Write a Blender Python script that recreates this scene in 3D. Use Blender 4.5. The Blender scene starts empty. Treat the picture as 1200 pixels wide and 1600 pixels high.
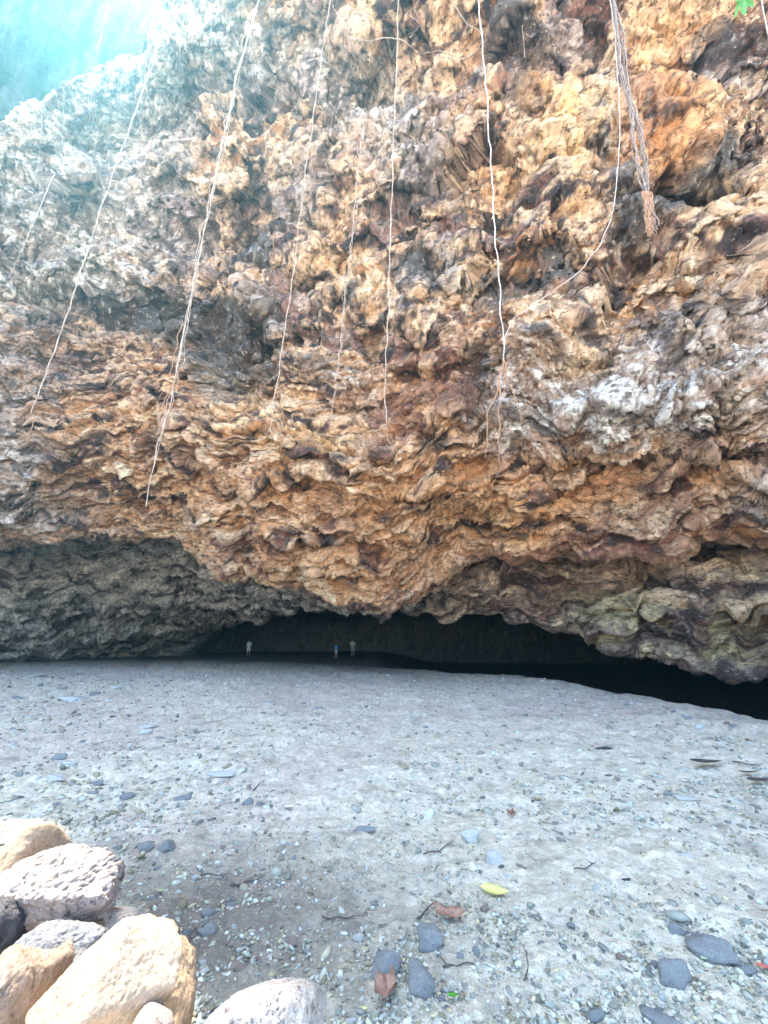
import bpy, bmesh, math, random
import numpy as np
from mathutils import Vector, Matrix, noise as mnoise
from mathutils.bvhtree import BVHTree
random.seed(7); RNG = np.random.default_rng(7)
C = bpy.context.scene.collection
F, CX, CY, H = 622.0, 600.0, 800.0, 1.6
PITCH = math.atan(0.3215); CP, SP = math.cos(PITCH), math.sin(PITCH)

# ------------------------------------------------------------------ camera geometry
def ray(px, py):
    r = (np.asarray(px, float) - CX); u = (CY - np.asarray(py, float))
    return r, F * CP - u * SP, F * SP + u * CP
def at(px, py, Y):                      # point on the sight line at depth Y
    r, y, z = ray(px, py); t = Y / y
    return np.stack([r * t, y * t + 0 * r, H + z * t], -1)
def proj(x, y, z):
    fw = y * CP + (z - H) * SP; up = (z - H) * CP - y * SP
    fw = np.where(fw < .05, .05, fw)
    return CX + F * x / fw, CY - F * up / fw

# ------------------------------------------------------------------ numpy noise
_perm = RNG.permutation(256).astype(np.int32); _perm = np.concatenate([_perm, _perm, _perm])
_g = RNG.normal(size=(256, 3)); _g = (_g / np.linalg.norm(_g, axis=1, keepdims=True)).astype(np.float32)
def pn(x, y, z):
    x = np.asarray(x, np.float32); y = np.asarray(y, np.float32); z = np.asarray(z, np.float32)
    xi = np.floor(x).astype(np.int32); yi = np.floor(y).astype(np.int32); zi = np.floor(z).astype(np.int32)
    fx, fy, fz = x - xi, y - yi, z - zi
    xi &= 255; yi &= 255; zi &= 255
    u = fx*fx*fx*(fx*(fx*6-15)+10); v = fy*fy*fy*(fy*(fy*6-15)+10); w = fz*fz*fz*(fz*(fz*6-15)+10)
    def cr(dx, dy, dz):
        h = _perm[_perm[_perm[(xi+dx) & 255] + ((yi+dy) & 255)] + ((zi+dz) & 255)]
        g = _g[h]
        return g[..., 0]*(fx-dx) + g[..., 1]*(fy-dy) + g[..., 2]*(fz-dz)
    a = cr(0,0,0); a += u*(cr(1,0,0)-a)
    b = cr(0,1,0); b += u*(cr(1,1,0)-b)
    a += v*(b-a)
    c = cr(0,0,1); c += u*(cr(1,0,1)-c)
    d = cr(0,1,1); d += u*(cr(1,1,1)-d)
    c += v*(d-c)
    return (a + w*(c-a)) * 1.6
def fbm(x, y, z, o=4, gain=.5):
    s = 0; a = 1; t = 0
    for i in range(o):
        s = s + a*pn(x+17.3*i, y-9.1*i, z+4.7*i); t += a
        x, y, z = x*2.03, y*2.03, z*2.03; a *= gain
    return s / t * 1.4
def ridged(x, y, z, o=4, gain=.5):
    s = 0; a = 1; t = 0
    for i in range(o):
        n = 1 - np.abs(pn(x+7.3*i, y-3.1*i, z+14.7*i))*1.8
        s = s + a*n; t += a; x, y, z = x*2.1, y*2.1, z*2.1; a *= gain
    return s / t
def worley(x, y, z):                    # F1, F2, id
    xi = np.floor(x).astype(np.int32); yi = np.floor(y).astype(np.int32); zi = np.floor(z).astype(np.int32)
    f1 = np.full(x.shape, 9., np.float32); f2 = f1.copy(); idd = np.zeros(x.shape, np.int32); tl = np.zeros(x.shape, np.float32)
    for dx in (-1,0,1):
        for dy in (-1,0,1):
            for dz in (-1,0,1):
                h = _perm[_perm[_perm[(xi+dx) & 255] + ((yi+dy) & 255)] + ((zi+dz) & 255)]
                j = _g[h]*.42
                ex, ey, ez = xi+dx+.5+j[...,0]-x, yi+dy+.5+j[...,1]-y, zi+dz+.5+j[...,2]-z
                d = (ex*ex+ey*ey+ez*ez).astype(np.float32)
                q = _g[(h*7+13) & 255]; tt_ = ex*q[...,0]+ey*q[...,1]+ez*q[...,2]
                m = d < f1
                f2 = np.where(m, f1, np.minimum(f2, d)); f1 = np.where(m, d, f1); idd = np.where(m, h, idd); tl = np.where(m, tt_, tl)
    return np.sqrt(f1), np.sqrt(f2), idd, tl
def sstep(a, b, x):
    t = np.clip((x-a)/(b-a), 0, 1); return t*t*(3-2*t)
def smooth_u(a, n):
    k = np.hanning(2*n+3)[1:-1]; k /= k.sum()
    p = np.pad(a, ((n, n),) + ((0, 0),)*(a.ndim-1), mode='edge')
    return np.apply_along_axis(lambda v: np.convolve(v, k, 'valid'), 0, p)

# ------------------------------------------------------------------ object helpers
def tag(o, label=None, cat=None, group=None, kind=None):
    for k, v in (('label', label), ('category', cat), ('group', group), ('kind', kind)):
        if v: o[k] = v
    return o
def link(name, me, mat=None, parent=None):
    o = bpy.data.objects.new(name, me); C.objects.link(o)
    if mat: me.materials.append(mat)
    if parent: o.parent = parent
    return o
def mesh_np(name, V, Fc, smooth=True, col=None, col2=None):
    V = np.ascontiguousarray(V.reshape(-1, 3), np.float32); Fc = np.ascontiguousarray(Fc, np.int32)
    me = bpy.data.meshes.new(name); n, k = Fc.shape
    me.vertices.add(len(V)); me.vertices.foreach_set('co', V.ravel())
    me.loops.add(n*k); me.loops.foreach_set('vertex_index', Fc.ravel())
    me.polygons.add(n); me.polygons.foreach_set('loop_start', np.arange(0, n*k, k, dtype=np.int32))
    me.polygons.foreach_set('loop_total', np.full(n, k, np.int32))
    me.polygons.foreach_set('use_smooth', np.full(n, smooth, bool))
    me.update(calc_edges=True)
    if col is not None:
        a = me.color_attributes.new('col', 'FLOAT_COLOR', 'POINT')
        c = np.ones((len(V), 4), np.float32); c[:, :3] = col.reshape(-1, 3); a.data.foreach_set('color', c.ravel())
    return me
def grid_faces(n, m):
    i = np.arange(n*m).reshape(n, m)
    return np.stack([i[:-1,:-1], i[1:,:-1], i[1:,1:], i[:-1,1:]], -1).reshape(-1, 4)
def grid_normals(P):
    du = np.gradient(P, axis=0); dv = np.gradient(P, axis=1)
    n = np.cross(du, dv); l = np.linalg.norm(n, axis=-1, keepdims=True); return n/np.maximum(l, 1e-9)

# ------------------------------------------------------------------ materials
def mat_base(name):
    m = bpy.data.materials.new(name); m.use_nodes = True; nt = m.node_tree
    return m, nt, nt.nodes['Principled BSDF']
def N(nt, t, **kw):
    n = nt.nodes.new(t)
    for k, v in kw.items():
        if k in n.inputs: n.inputs[k].default_value = v
        else: setattr(n, k, v)
    return n
def rock_mat(name, rgb=None, attr=None, bump=((9, .03), (40, .012), (150, .004)), var=.45, rough=.85, spot=None, spec=.3, vscale=1.0, stretch=None):
    m, nt, b = mat_base(name); L = nt.links.new
    tc = N(nt, 'ShaderNodeNewGeometry') if attr else N(nt, 'ShaderNodeTexCoord')
    co = tc.outputs['Position'] if attr else tc.outputs['Object']
    if stretch:
        mp_ = N(nt, 'ShaderNodeMapping'); L(co, mp_.inputs['Vector']); mp_.inputs['Scale'].default_value = stretch; co = mp_.outputs[0]
    if attr:
        a = N(nt, 'ShaderNodeVertexColor', layer_name=attr); src = a.outputs['Color']
    else:
        a = N(nt, 'ShaderNodeRGB'); a.outputs[0].default_value = (*rgb, 1); src = a.outputs[0]
    n1 = N(nt, 'ShaderNodeTexNoise', Scale=7*vscale, Detail=8, Roughness=.65); L(co, n1.inputs['Vector'])
    n2 = N(nt, 'ShaderNodeTexNoise', Scale=55*vscale, Detail=5, Roughness=.7); L(co, n2.inputs['Vector'])
    ad = N(nt, 'ShaderNodeMath', operation='ADD'); L(n1.outputs['Fac'], ad.inputs[0]); L(n2.outputs['Fac'], ad.inputs[1])
    mr = N(nt, 'ShaderNodeMapRange'); L(ad.outputs[0], mr.inputs['Value'])
    for k, v in (('From Min', .7), ('From Max', 1.3), ('To Min', 1-var), ('To Max', 1+var)): mr.inputs[k].default_value = v
    mul = N(nt, 'ShaderNodeVectorMath', operation='SCALE'); L(src, mul.inputs[0]); L(mr.outputs[0], mul.inputs['Scale'])
    out = mul.outputs[0]
    for sc, rgb2, thr, *am_ in (([spot] if spot and not isinstance(spot, list) else spot) or []):
        v = N(nt, 'ShaderNodeTexNoise', Scale=sc, Detail=4, Roughness=.6); L(co, v.inputs['Vector'])
        r = N(nt, 'ShaderNodeValToRGB'); r.color_ramp.elements[0].position = thr; r.color_ramp.elements[1].position = thr+.07
        L(v.outputs['Fac'], r.inputs[0])
        r.color_ramp.elements[1].color = (*[am_[0] if am_ else 1]*3, 1)
        mx = N(nt, 'ShaderNodeMix', data_type='RGBA'); L(r.outputs[0], mx.inputs['Factor']); L(out, mx.inputs[6]); mx.inputs[7].default_value = (*rgb2, 1)
        out = mx.outputs[2]
    L(out, b.inputs['Base Color'])
    prev = None
    for s, d in bump:
        nn = N(nt, 'ShaderNodeTexNoise', Scale=s, Detail=5, Roughness=.62); L(co, nn.inputs['Vector'])
        bp = N(nt, 'ShaderNodeBump', Strength=1.0, Distance=d); L(nn.outputs['Fac'], bp.inputs['Height'])
        if prev: L(prev.outputs[0], bp.inputs['Normal'])
        prev = bp
    if prev: L(prev.outputs[0], b.inputs['Normal'])
    b.inputs['Roughness'].default_value = rough; b.inputs['Specular IOR Level'].default_value = spec
    return m
def plain_mat(name, rgb, rough=.7, var=.3, scale=20, trans=0, bump=.0):
    m, nt, b = mat_base(name); L = nt.links.new
    tc = N(nt, 'ShaderNodeTexCoord'); n1 = N(nt, 'ShaderNodeTexNoise', Scale=scale, Detail=4); L(tc.outputs['Object'], n1.inputs['Vector'])
    mr = N(nt, 'ShaderNodeMapRange'); L(n1.outputs['Fac'], mr.inputs['Value'])
    for k, v in (('From Min', .3), ('From Max', .7), ('To Min', 1-var), ('To Max', 1+var)): mr.inputs[k].default_value = v
    mul = N(nt, 'ShaderNodeVectorMath', operation='SCALE'); mul.inputs[0].default_value = rgb; L(mr.outputs[0], mul.inputs['Scale'])
    L(mul.outputs[0], b.inputs['Base Color']); b.inputs['Roughness'].default_value = rough
    if bump:
        bp = N(nt, 'ShaderNodeBump', Strength=1, Distance=bump); L(n1.outputs['Fac'], bp.inputs['Height']); L(bp.outputs[0], b.inputs['Normal'])
    if trans:
        t = N(nt, 'ShaderNodeBsdfTranslucent'); L(mul.outputs[0], t.inputs['Color'])
        mx = N(nt, 'ShaderNodeMixShader'); mx.inputs[0].default_value = trans
        L(b.outputs[0], mx.inputs[1]); L(t.outputs[0], mx.inputs[2]); L(mx.outputs[0], nt.nodes['Material Output'].inputs['Surface'])
    return m

# ------------------------------------------------------------------ THE CLIFF: profile lines, each (u, image row, depth Y)
STEP = 1.7
uf = np.arange(-60, 1262, STEP)
ul = -60 - np.cumsum(np.linspace(3, 26, 60)); ur = 1260 + np.cumsum(np.linspace(3, 26, 60))
U = np.concatenate([ul[::-1], uf, ur]); NU = len(U)
def line(kn):
    kn = np.array(kn, float)
    return np.interp(U, kn[:, 0], kn[:, 1]), np.interp(U, kn[:, 0], kn[:, 2])
def P_of(kn):
    py, Y = line(kn); return at(U, py, Y)
lip1 = P_of([(-900,900,15),(-400,880,19),(0,858,21),(60,850,21.5),(110,840,22),(270,838,22),(312,858,21),(400,903,20),(440,925,19.5),(480,940,19),(600,946,18),
             (650,930,17.5),(690,900,17),(730,880,16.5),(800,872,15.5),(1000,852,13),(1200,828,11.5),(1500,820,9.5),(1900,800,7),(2400,800,5)])
und = P_of([(-900,880,19),(-400,860,24),(0,838,27),(110,825,28),(270,822,28),(400,880,26),(480,915,24.5),(600,930,22),(700,890,20),(800,862,18.5),
            (1000,842,15.6),(1200,815,13.6),(1500,810,11),(1900,790,8),(2400,790,6)])
mid = P_of([(-900,960,19),(-400,950,23),(0,950,28.5),(180,945,33),(300,930,34),(400,925,31),(480,936,27),(600,950,23),(700,935,20.5),(800,925,18.2),
            (1000,935,14.6),(1200,935,12.4),(1500,950,9.8),(1900,1000,7),(2400,1100,5)])
lip2 = P_of([(-900,1120,14),(-400,1060,22),(-100,1042,29),(0,1040,33),(180,1030,42),(260,1018,45),(330,985,44),(400,966,38),(480,952,30),(560,958,26.5),(600,962,24.5),
             (700,970,22),(780,964,19.8),(880,985,17.5),(960,1015,15.8),(1000,1030,15),(1100,1048,13.6),(1200,1052,12.5),(1350,1085,11),(1500,1200,9),(1900,1400,6.5),(2400,1500,4.5)])
def rimline():  # unseen stretch above the frame shaped so its shadow edge clears the boulders
    kn = np.array([(-900,-60,14,24),(-400,-34,13,25),(-100,-22,12.6,25),(0,-18.5,12.5,25),(60,-17,12.4,26.5),(110,-15.8,12.4,28.5),(165,-13.9,12.3,30),(205,-12.6,11.9,30),(240,-11.6,11.3,30),
                   (290,-10.3,10.4,30),(340,-9.4,9.7,30),(390,-8.4,9.0,30),(480,-6.4,7.6,30),(600,-3.4,5.5,30),(750,.6,2.8,30),(1200,12,-4.5,31),(1700,24,-10,32),(2400,34,-18,32)])
    return np.stack([np.interp(U, kn[:,0], kn[:,k]) for k in (1,2,3)], -1)
rim = rimline()
sm = 9
lip1, und, mid, lip2, rim = [smooth_u(a, sm if q not in (1, 2) else 25) for q, a in enumerate((lip1, und, mid, lip2, rim))]
r0, ry, rz = ray(U, 1000+0*U)
def radial(Y, Z): 
    t = Y/ry; return np.stack([r0*t*1.0, Y+0*t, Z+0*t], -1)
back_b = radial(64-10*np.abs(U-500)/900, -4.0+0*U); back_t = radial(62-10*np.abs(U-500)/900, 5.0+0*U)
d2 = np.stack([lip2[:,0]/lip2[:,1], np.ones(NU), 0*U], -1)
beh = lip2 + d2*1.3 + np.array([0,0,.9]); beh2 = lip2 + d2*6 + np.array([0,0,2.2])
open_ = (sstep(250, 420, U)*(1-sstep(1350, 1500, U)))[:, None]
beh = beh*open_ + (lip2 + d2*.7 + np.array([0,0,-1.5]))*(1-open_)
beh2 = beh2*open_ + (lip2 + d2*2 + np.array([0,0,-3.]))*(1-open_)
back_t = back_t*open_ + (lip2 + d2*4 + np.array([0,0,-4.]))*(1-open_)
back_b = back_b*open_ + (lip2 + d2*5 + np.array([0,0,-6.]))*(1-open_)

def seg(A, B, n, last=False):
    t = np.linspace(0, 1, n, endpoint=last)[None, :, None]
    return A[:, None]*(1-t) + B[:, None]*t
def face(n):
    """lip1 -> rim, even in image rows, depth easing out into the overhang"""
    p0x, p0 = proj(*lip1.T); p1x, p1 = proj(*rim.T)
    p1 = np.maximum(p1, -420)
    t = np.linspace(0, 1, n)[None, :]
    py = p0[:, None]*(1-t) + p1[:, None]*t
    px = U[:, None] + 0*t
    r, y, z = ray(px, py); dl = np.sqrt(r*r+y*y+z*z)
    w = sstep(120, 420, U)[:, None]
    D0 = np.linalg.norm(lip1-[0,0,H], axis=1)[:, None]; D1 = np.linalg.norm(rim-[0,0,H], axis=1)[:, None]
    kt = [0, .07, .18, .33, .47, .62, .77, 1]; kn = np.hanning(41); kn /= kn.sum()
    ip = lambda v: np.convolve(np.pad(np.interp(t[0], kt, v), 20, mode='edge'), kn, 'valid')[None]
    A_ = ip([1,.87,.75,.62,.42,.24,.10,0])*w + ip([1,.93,.84,.70,.50,.33,.16,0])*(1-w)
    B_ = ip([0,.02,.05,.19,.45,.69,.885,1])*w + ip([0,.02,.06,.20,.42,.62,.82,1])*(1-w)
    dist = D0*A_ + D1*B_
    base = np.stack([r/dl*dist, y/dl*dist, H + z/dl*dist], -1)
    endp = base[:, -1:]; e = sstep(.55, 1.0, t)[..., None]
    return base + (rim[:, None] - endp)*e
top1 = rim + np.array([-1., 4, 2.0]); top2 = rim + np.array([-4, 40, 5.])
rows = [seg(back_b, back_t, 14), seg(back_t, beh2, 26), seg(beh2, beh, 14), seg(beh, lip2, 12), seg(lip2, mid, 70), seg(mid, und, 60), seg(und, lip1, 34), face(620), seg(rim, top1, 10), seg(top1, top2, 12, True)]
cnt = [r.shape[1] for r in rows]; off = np.concatenate([[0], np.cumsum(cnt)])
P = np.concatenate(rows, 1)
# soften the joints of the profile a little
for _ in range(6): P[:, 1:-1] = P[:, 1:-1]*.5 + (P[:, :-2] + P[:, 2:])*.25
P = P.astype(np.float32); NV = P.shape[1]
PX, PY = proj(P[...,0], P[...,1], P[...,2])
_bad = (P[...,1]*CP+(P[...,2]-H)*SP) < 2; PX = np.where(_bad, 5000, np.clip(PX,-3000,5000)); PY = np.where(_bad, -3000, np.clip(PY,-3000,3000))
vrow = np.arange(NV)[None, :] + 0*U[:, None]
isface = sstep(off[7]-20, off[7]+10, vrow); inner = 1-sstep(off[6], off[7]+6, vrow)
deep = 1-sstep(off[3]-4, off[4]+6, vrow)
rimd = 1 - .85*sstep(off[8]-120, off[8]-30, vrow)*(1-sstep(700,900,U)[:,None])
Nn = grid_normals(P)
s0 = np.sign((Nn[NU//2, off[7]+200] * (np.array([0, -1, 0]))).sum()); Nn *= s0      # outward = towards the viewer
def blob(cx, cy, rx, ry, rot=0, soft=1.0):
    c, s = math.cos(math.radians(rot)), math.sin(math.radians(rot))
    dx, dy = PXw-cx, PYw-cy; a = (dx*c+dy*s)/rx; b = (-dx*s+dy*c)/ry
    return np.exp(-(a*a+b*b)**soft)
wx = fbm(P[...,0]*.35, P[...,1]*.35, P[...,2]*.35, 4); wy = fbm(P[...,0]*.35+40, P[...,1]*.35, P[...,2]*.35, 4)
PXw, PYw = PX + 30*wx, PY + 24*wy
notdeep = 1-deep
def out_(*a): return blob(*a)*isface
D = np.zeros_like(PX)
# sculpted masses: + comes out of the face, - is a hollow (metres)
for cx, cy, rx, ry, rot, amp, so in [
    (140,330,190,70,-12,1.9,1.2),   # rounded block top left
    (60,440,150,28,-6,1.0,1.3),     # grey shelf
    (200,175,140,45,-16,-2.4,1.1), # recess above the block
    (300,75,45,50,-20,1.6,1),(180,110,90,30,-25,.6,1),
    (250,500,190,26,4,-.9,1.2),(355,550,60,55,0,-1.2,1.5),(420,520,20,60,-25,.9,1),
    (395,240,60,60,0,.8,1),(395,385,45,35,0,-1.0,1.2),(500,420,90,90,0,.7,1),
    (540,250,60,90,0,.8,1),(880,230,70,110,8,.9,1.2),(850,440,100,38,-14,-1.2,1.0),(840,385,90,26,-8,.9,1.0),(880,450,45,30,-20,.8,1.0),
    (1110,265,95,42,-18,-1.2,.9),(1040,190,60,60,-40,.5,1.0),(1140,130,80,40,-15,1.0,1),(980,430,60,120,30,-.6,1),
    (660,420,45,30,0,-.9,1.2),(575,520,18,18,0,-.8,1.3),(740,580,40,80,0,-.8,1.2),(1000,640,140,50,-6,.8,1.2),(1050,720,230,14,-3,-.9,1.2),
    (1110,735,28,20,-30,-1.1,1.3),(800,800,75,55,30,.9,1.2),(880,780,70,16,-25,-.7,1.2),(680,880,90,28,-18,-.5,1),
    (500,720,120,40,30,.5,1),(300,760,140,30,5,.4,1),(690,690,22,20,0,-.6,1.3),(1110,440,80,50,-35,.8,1.1),(1050,360,90,22,-30,-.8,1.2),
    (120,640,90,60,0,.4,1),(470,850,80,40,35,.5,1),(620,640,80,40,0,-.4,1),(940,560,60,30,0,.4,1),(560,110,90,50,0,-.5,1),
    (740,70,90,60,0,-.6,1),(840,60,40,60,20,.6,1)]:
    D += out_(cx, cy, rx, ry, rot, so)*amp
x, y, z = P[...,0], P[...,1], P[...,2]
D += 1.0*fbm(x*.16, y*.16, z*.22, 3)*(.4+.6*isface) + .85*fbm(x*.42+9, y*.42, z*.6, 3)*(1-.5*deep)
P = P + Nn*(D*rimd)[...,None]
# strata run parallel to the lip: surface coordinates (along the cliff, up the profile)
dS = np.linalg.norm(np.diff(P, axis=1), axis=-1); SA = np.concatenate([np.zeros((NU,1)), np.cumsum(dS, 1)], 1); SA = SA - SA[:, off[7]:off[7]+1]
SA = smooth_u(SA, 12).astype(np.float32)
Nn = grid_normals(P)*s0
x, y, z = P[...,0], P[...,1], P[...,2]
def ang(n): return np.abs(n)
WX = fbm(x*.42, y*.42, z*.42, 4); WZ = fbm(x*.34+31, y*.34, z*.34, 4)
low = sstep(455, 690, PYw)*(1-.25*sstep(700, 1000, PXw)*(1-sstep(640,720,PYw)))   # drawn-out zone near the lip
A0 = np.where(np.abs(x) < 60, x, 60*np.sign(x))
# isotropic broken rock high up, long pads along the strata low down
def mixn(iso, lay): return iso*(1-low) + lay*low
sa, sb = A0*.55 + .75*WX, SA*1.0 + 1.0*WZ + .35*np.sin(A0*.35)
hx, hy, hz = x*.8 + WX*.9, y*.7 + WZ*.6, z*.85 + WX*.8
f1, f2, idc, tlc = worley(hx*.42, hy*.42, hz*.5)
_, _, idm, tlm = worley(hx*1.15+40, hy*1.15, hz*1.3)
g1, g2, idg, tlg = worley(sa*.8, 0*sa+.5, sb*.85)
block = mixn(sstep(.0, .30, f2-f1), sstep(.0, .28, g2-g1)); hue = mixn(_g[idc][...,0], _g[idg][...,0])
bil = mixn(1-ridged(hx*.9, hy*.9, hz*1.1, 3, .45), 1-ridged(sa*.9, 0*sa+3, sb*1.0, 3, .45))
bed = 1-ridged(sa*.35+5, 0*sa+7, sb*.55, 2, .4)
fl1 = mixn(1-ridged(hx*2.0+3, hy*2.0, hz*2.2, 3, .5), 1-ridged(sa*1.9+2, WX*.6, sb*2.3, 3, .45))
edge = (1-.62*np.exp(-((vrow-off[7])/22.)**2))*(1-.65*np.exp(-((vrow-off[4])/18.)**2))
def saw(q, k=.14):
    f = q - np.floor(q); return sstep(0, k, f)*(1-.95*np.clip((f-k)/(1-k), 0, 1))
wq = fbm(sa*.30+3, sb*.30, 0*sa+2, 2, .5); wq2 = fbm(sa*.55+13, sb*.7, 0*sa+6, 2, .45)
q1 = sb*.85 + 2.1*wq; q2 = sb*2.1 + 3.0*wq + 1.5*wq2; q3 = sb*4.6 + 5.0*wq + 3.0*wq2
am = sstep(-.3, .3, fbm(sa*.5+33, sb*.6, 0*sa+2, 3))
led = .40*saw(q1) + .30*saw(q2)*(.25+.75*am) + .15*saw(q3) + .06*saw(q3*2.1+2*wq2)
iso_ = .16*block + .34*hue + .66*tlc + .24*tlm + .06*_g[idm][...,0] + .10*bil + .20*ridged(hx*.8+9, hy*.8, hz*1.0, 4, .5) + .20*saw(z*.8+y*.5+x*.35+1.6*WX)*(.3+.7*am)
lay_ = .06*block + .22*hue*block + .30*tlg + .10*bil + .05*fl1 + 1.15*led
D2 = mixn(iso_ - .38, lay_ - .52)*(1-.5*deep)*edge*(1-.25*inner)
P = P + Nn*(D2*(.35+.65*rimd))[...,None]
P[...,2] -= .12*low*notdeep*edge*(led-.3)                   # ledges sag
Nn = grid_normals(P)*s0
x, y, z = P[...,0], P[...,1], P[...,2]
w1 = fbm(x*1.3, y*1.3, z*1.3, 3); w2 = fbm(x*1.1+5, y*1.1, z*1.1+8, 3)
gx, gy, gz = mixn(x, sa*1.3)+.4*w1, mixn(y, .4*WZ)+.3*w2, mixn(z, sb*1.05)+.4*w2
fl2 = 1-ridged(gx*2.3, gy*2.3, gz*2.6, 3, .5)
f1b, f2b, idb, tlb = worley(gx*2.6, gy*2.6, gz*3.0)
chip = sstep(.0, .25, f2b-f1b)
fine = fbm(x*8, y*8, z*9, 3, .55)
calm = sstep(-.15, .3, fbm(hx*.5+60, hy*.5, hz*.5, 3))           # some faces stay smooth
D3 = mixn(.07,.03)*(fl2-.35)*(1-.5*calm) + mixn(.05,.02)*(ridged(gx*2.1+4, gy*2.1, gz*2.6, 3, .5)-.6)*(1-.5*calm) + mixn(.9,.25)*(.05*chip + .03*_g[idb][...,0] + .12*tlb)*(1-.7*calm) + .014*fine
P = P + Nn*(D3*edge*(1-.3*deep))[...,None]
Nn = grid_normals(P)*s0

# colour of the stone -----------------------------------------------------
def rgb(*c): return np.array(c, np.float32)
TAN, ORA, BRN, DRK, GRY, WHT, RST, MOS, SLT, YEL = rgb(.80,.56,.36), rgb(.66,.32,.13), rgb(.115,.062,.04), rgb(.040,.028,.025), rgb(.34,.295,.275), rgb(.74,.68,.60), rgb(.20,.075,.045), rgb(.20,.21,.07), rgb(.075,.085,.095), rgb(.62,.40,.15)
def mixc(c, a, w): w = np.clip(w, 0, 1)[...,None]; return c*(1-w) + a*w
cx_, cy_, cz_ = mixn(hx, sa*.9), mixn(hy, .3*WX), mixn(hz, sb*1.05)
n_a = fbm(cx_*.4+11, cy_*.4, cz_*.5, 4); n_b = fbm(cx_*1.0+21, cy_*1.0, cz_*1.35, 5, .6); n_c = fbm(gx*1.9-7, gy*1.9, gz*2.3+3, 5, .62); n_d = fbm(x*7, y*7, z*8+9, 4, .7)
pad = mixn(.3*tlc + .25*tlm + .3*(bil-.4) + .5*(fl1-.38) + .3*(fl2-.38), .3*(bil-.4) + .3*(fl1-.38) + .75*(led-.38) + .2*(fl2-.38))               # shading painted from the relief: raised pads paler, recesses and seams darker
base = np.zeros(P.shape, np.float32) + BRN
base = mixc(base, TAN, sstep(-.05, .17, n_b*.9 + 1.0*pad + .03*(1-low) + .07*low))
base = mixc(base, ORA, .85*sstep(-.02, .3, n_a + .32*low - .05)*sstep(-.2,.3,-n_c*.8+.12*low))
base = mixc(base, TAN*rgb(1.1,1.06,1.0), .85*sstep(.12, .42, pad*1.3+.3*n_c)*(.45+.55*low))
base = mixc(base, GRY, .8*sstep(.08, .3, -n_a - .35*low + .25*n_c))
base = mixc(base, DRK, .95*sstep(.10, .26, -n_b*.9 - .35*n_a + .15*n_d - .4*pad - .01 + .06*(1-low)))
base = mixc(base, RST*1.2, .7*sstep(.14, .34, n_c*.7 - .5*n_a + .1))
zone = lambda L_, S=1.0: np.clip(sum(blob(cx, cy, rx, ry, rot, 1.3)*w for cx, cy, rx, ry, rot, w in L_), 0, 1)*S
g = zone([(110,330,210,130,-10,1.0),(200,120,220,110,-30,1.0),(60,440,190,40,-4,.9),(10,640,60,140,0,.9),(100,600,40,40,0,.3),(20,800,120,60,0,.6),(470,90,170,70,10,.7),(990,620,160,70,-8,1.),(860,600,90,80,0,.7),(1180,560,60,90,0,.6),(640,190,90,60,0,.35),(1140,130,70,50,0,.6),(1170,760,50,60,0,.5),(1080,520,120,50,-10,.6),(560,180,70,60,0,.7),(660,260,60,60,0,.6),(470,300,50,70,0,.5),(560,600,60,40,0,.5),(800,650,50,60,0,.7),(900,60,60,50,0,.5)])
base = mixc(base, GRY*1.15 + (n_c[...,None]*.25), .72*g)
wht = g*sstep(.02, .28, n_c + .35*n_d) + zone([(960,630,150,40,-8,.9),(1050,640,70,30,0,.8),(720,150,50,30,-20,.9),(960,200,60,60,-20,.8),(1110,270,50,20,-15,.9),(620,470,90,40,0,.4),(120,450,120,25,0,.6),(420,500,30,70,-30,.8),(300,60,50,50,0,.9),(700,410,40,40,-40,.7)])*sstep(-.12, .25, n_c+.3*n_d)
base = mixc(base, WHT, .8*wht)
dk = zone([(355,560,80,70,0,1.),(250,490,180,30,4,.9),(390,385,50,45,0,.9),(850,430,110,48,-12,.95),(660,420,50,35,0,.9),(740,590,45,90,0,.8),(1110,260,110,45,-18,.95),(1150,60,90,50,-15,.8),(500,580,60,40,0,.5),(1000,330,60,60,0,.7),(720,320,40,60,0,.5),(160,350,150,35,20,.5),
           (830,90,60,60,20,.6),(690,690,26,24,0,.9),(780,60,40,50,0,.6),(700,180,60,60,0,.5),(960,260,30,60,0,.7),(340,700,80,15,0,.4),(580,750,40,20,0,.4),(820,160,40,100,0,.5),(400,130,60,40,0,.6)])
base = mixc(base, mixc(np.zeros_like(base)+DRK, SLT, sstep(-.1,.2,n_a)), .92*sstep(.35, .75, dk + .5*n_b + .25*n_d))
spk = sstep(.28, .42, n_d + .3*n_c)
base = mixc(base, WHT*.75, .55*spk*sstep(.3, .8, dk)*sstep(-.2,.2,n_c))
orr = zone([(1045,90,32,120,6,1.),(1020,220,60,45,-35,1.),(800,800,90,60,30,.95),(900,780,120,25,-20,.9),(1110,730,40,25,-25,1.),(830,410,40,22,10,.9),(730,190,50,90,0,.4),(600,770,150,50,0,.6),(560,880,120,50,10,.75),(1000,150,22,40,0,.8),(860,170,40,40,0,.5),(660,650,90,35,0,.4),(880,470,30,25,0,.5)])
base = mixc(base, ORA*1.12, .8*orr*sstep(-.45, .05, n_b+.3*n_c))
yl = zone([(880,240,75,90,5,.9),(1045,60,25,90,6,.9),(540,440,60,60,0,.6),(900,540,60,40,0,.7),(1110,360,70,40,-30,.5),(520,240,40,50,0,.5),(1150,270,40,20,0,.6),(770,810,60,40,30,.5),(430,630,140,60,25,.45),(480,700,120,50,30,.5)])
base = mixc(base, mixc(np.zeros_like(base)+TAN*1.12, YEL, sstep(-.1,.35,n_c)), .82*yl*sstep(-.35, .1, n_b+.4*n_c))
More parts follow.
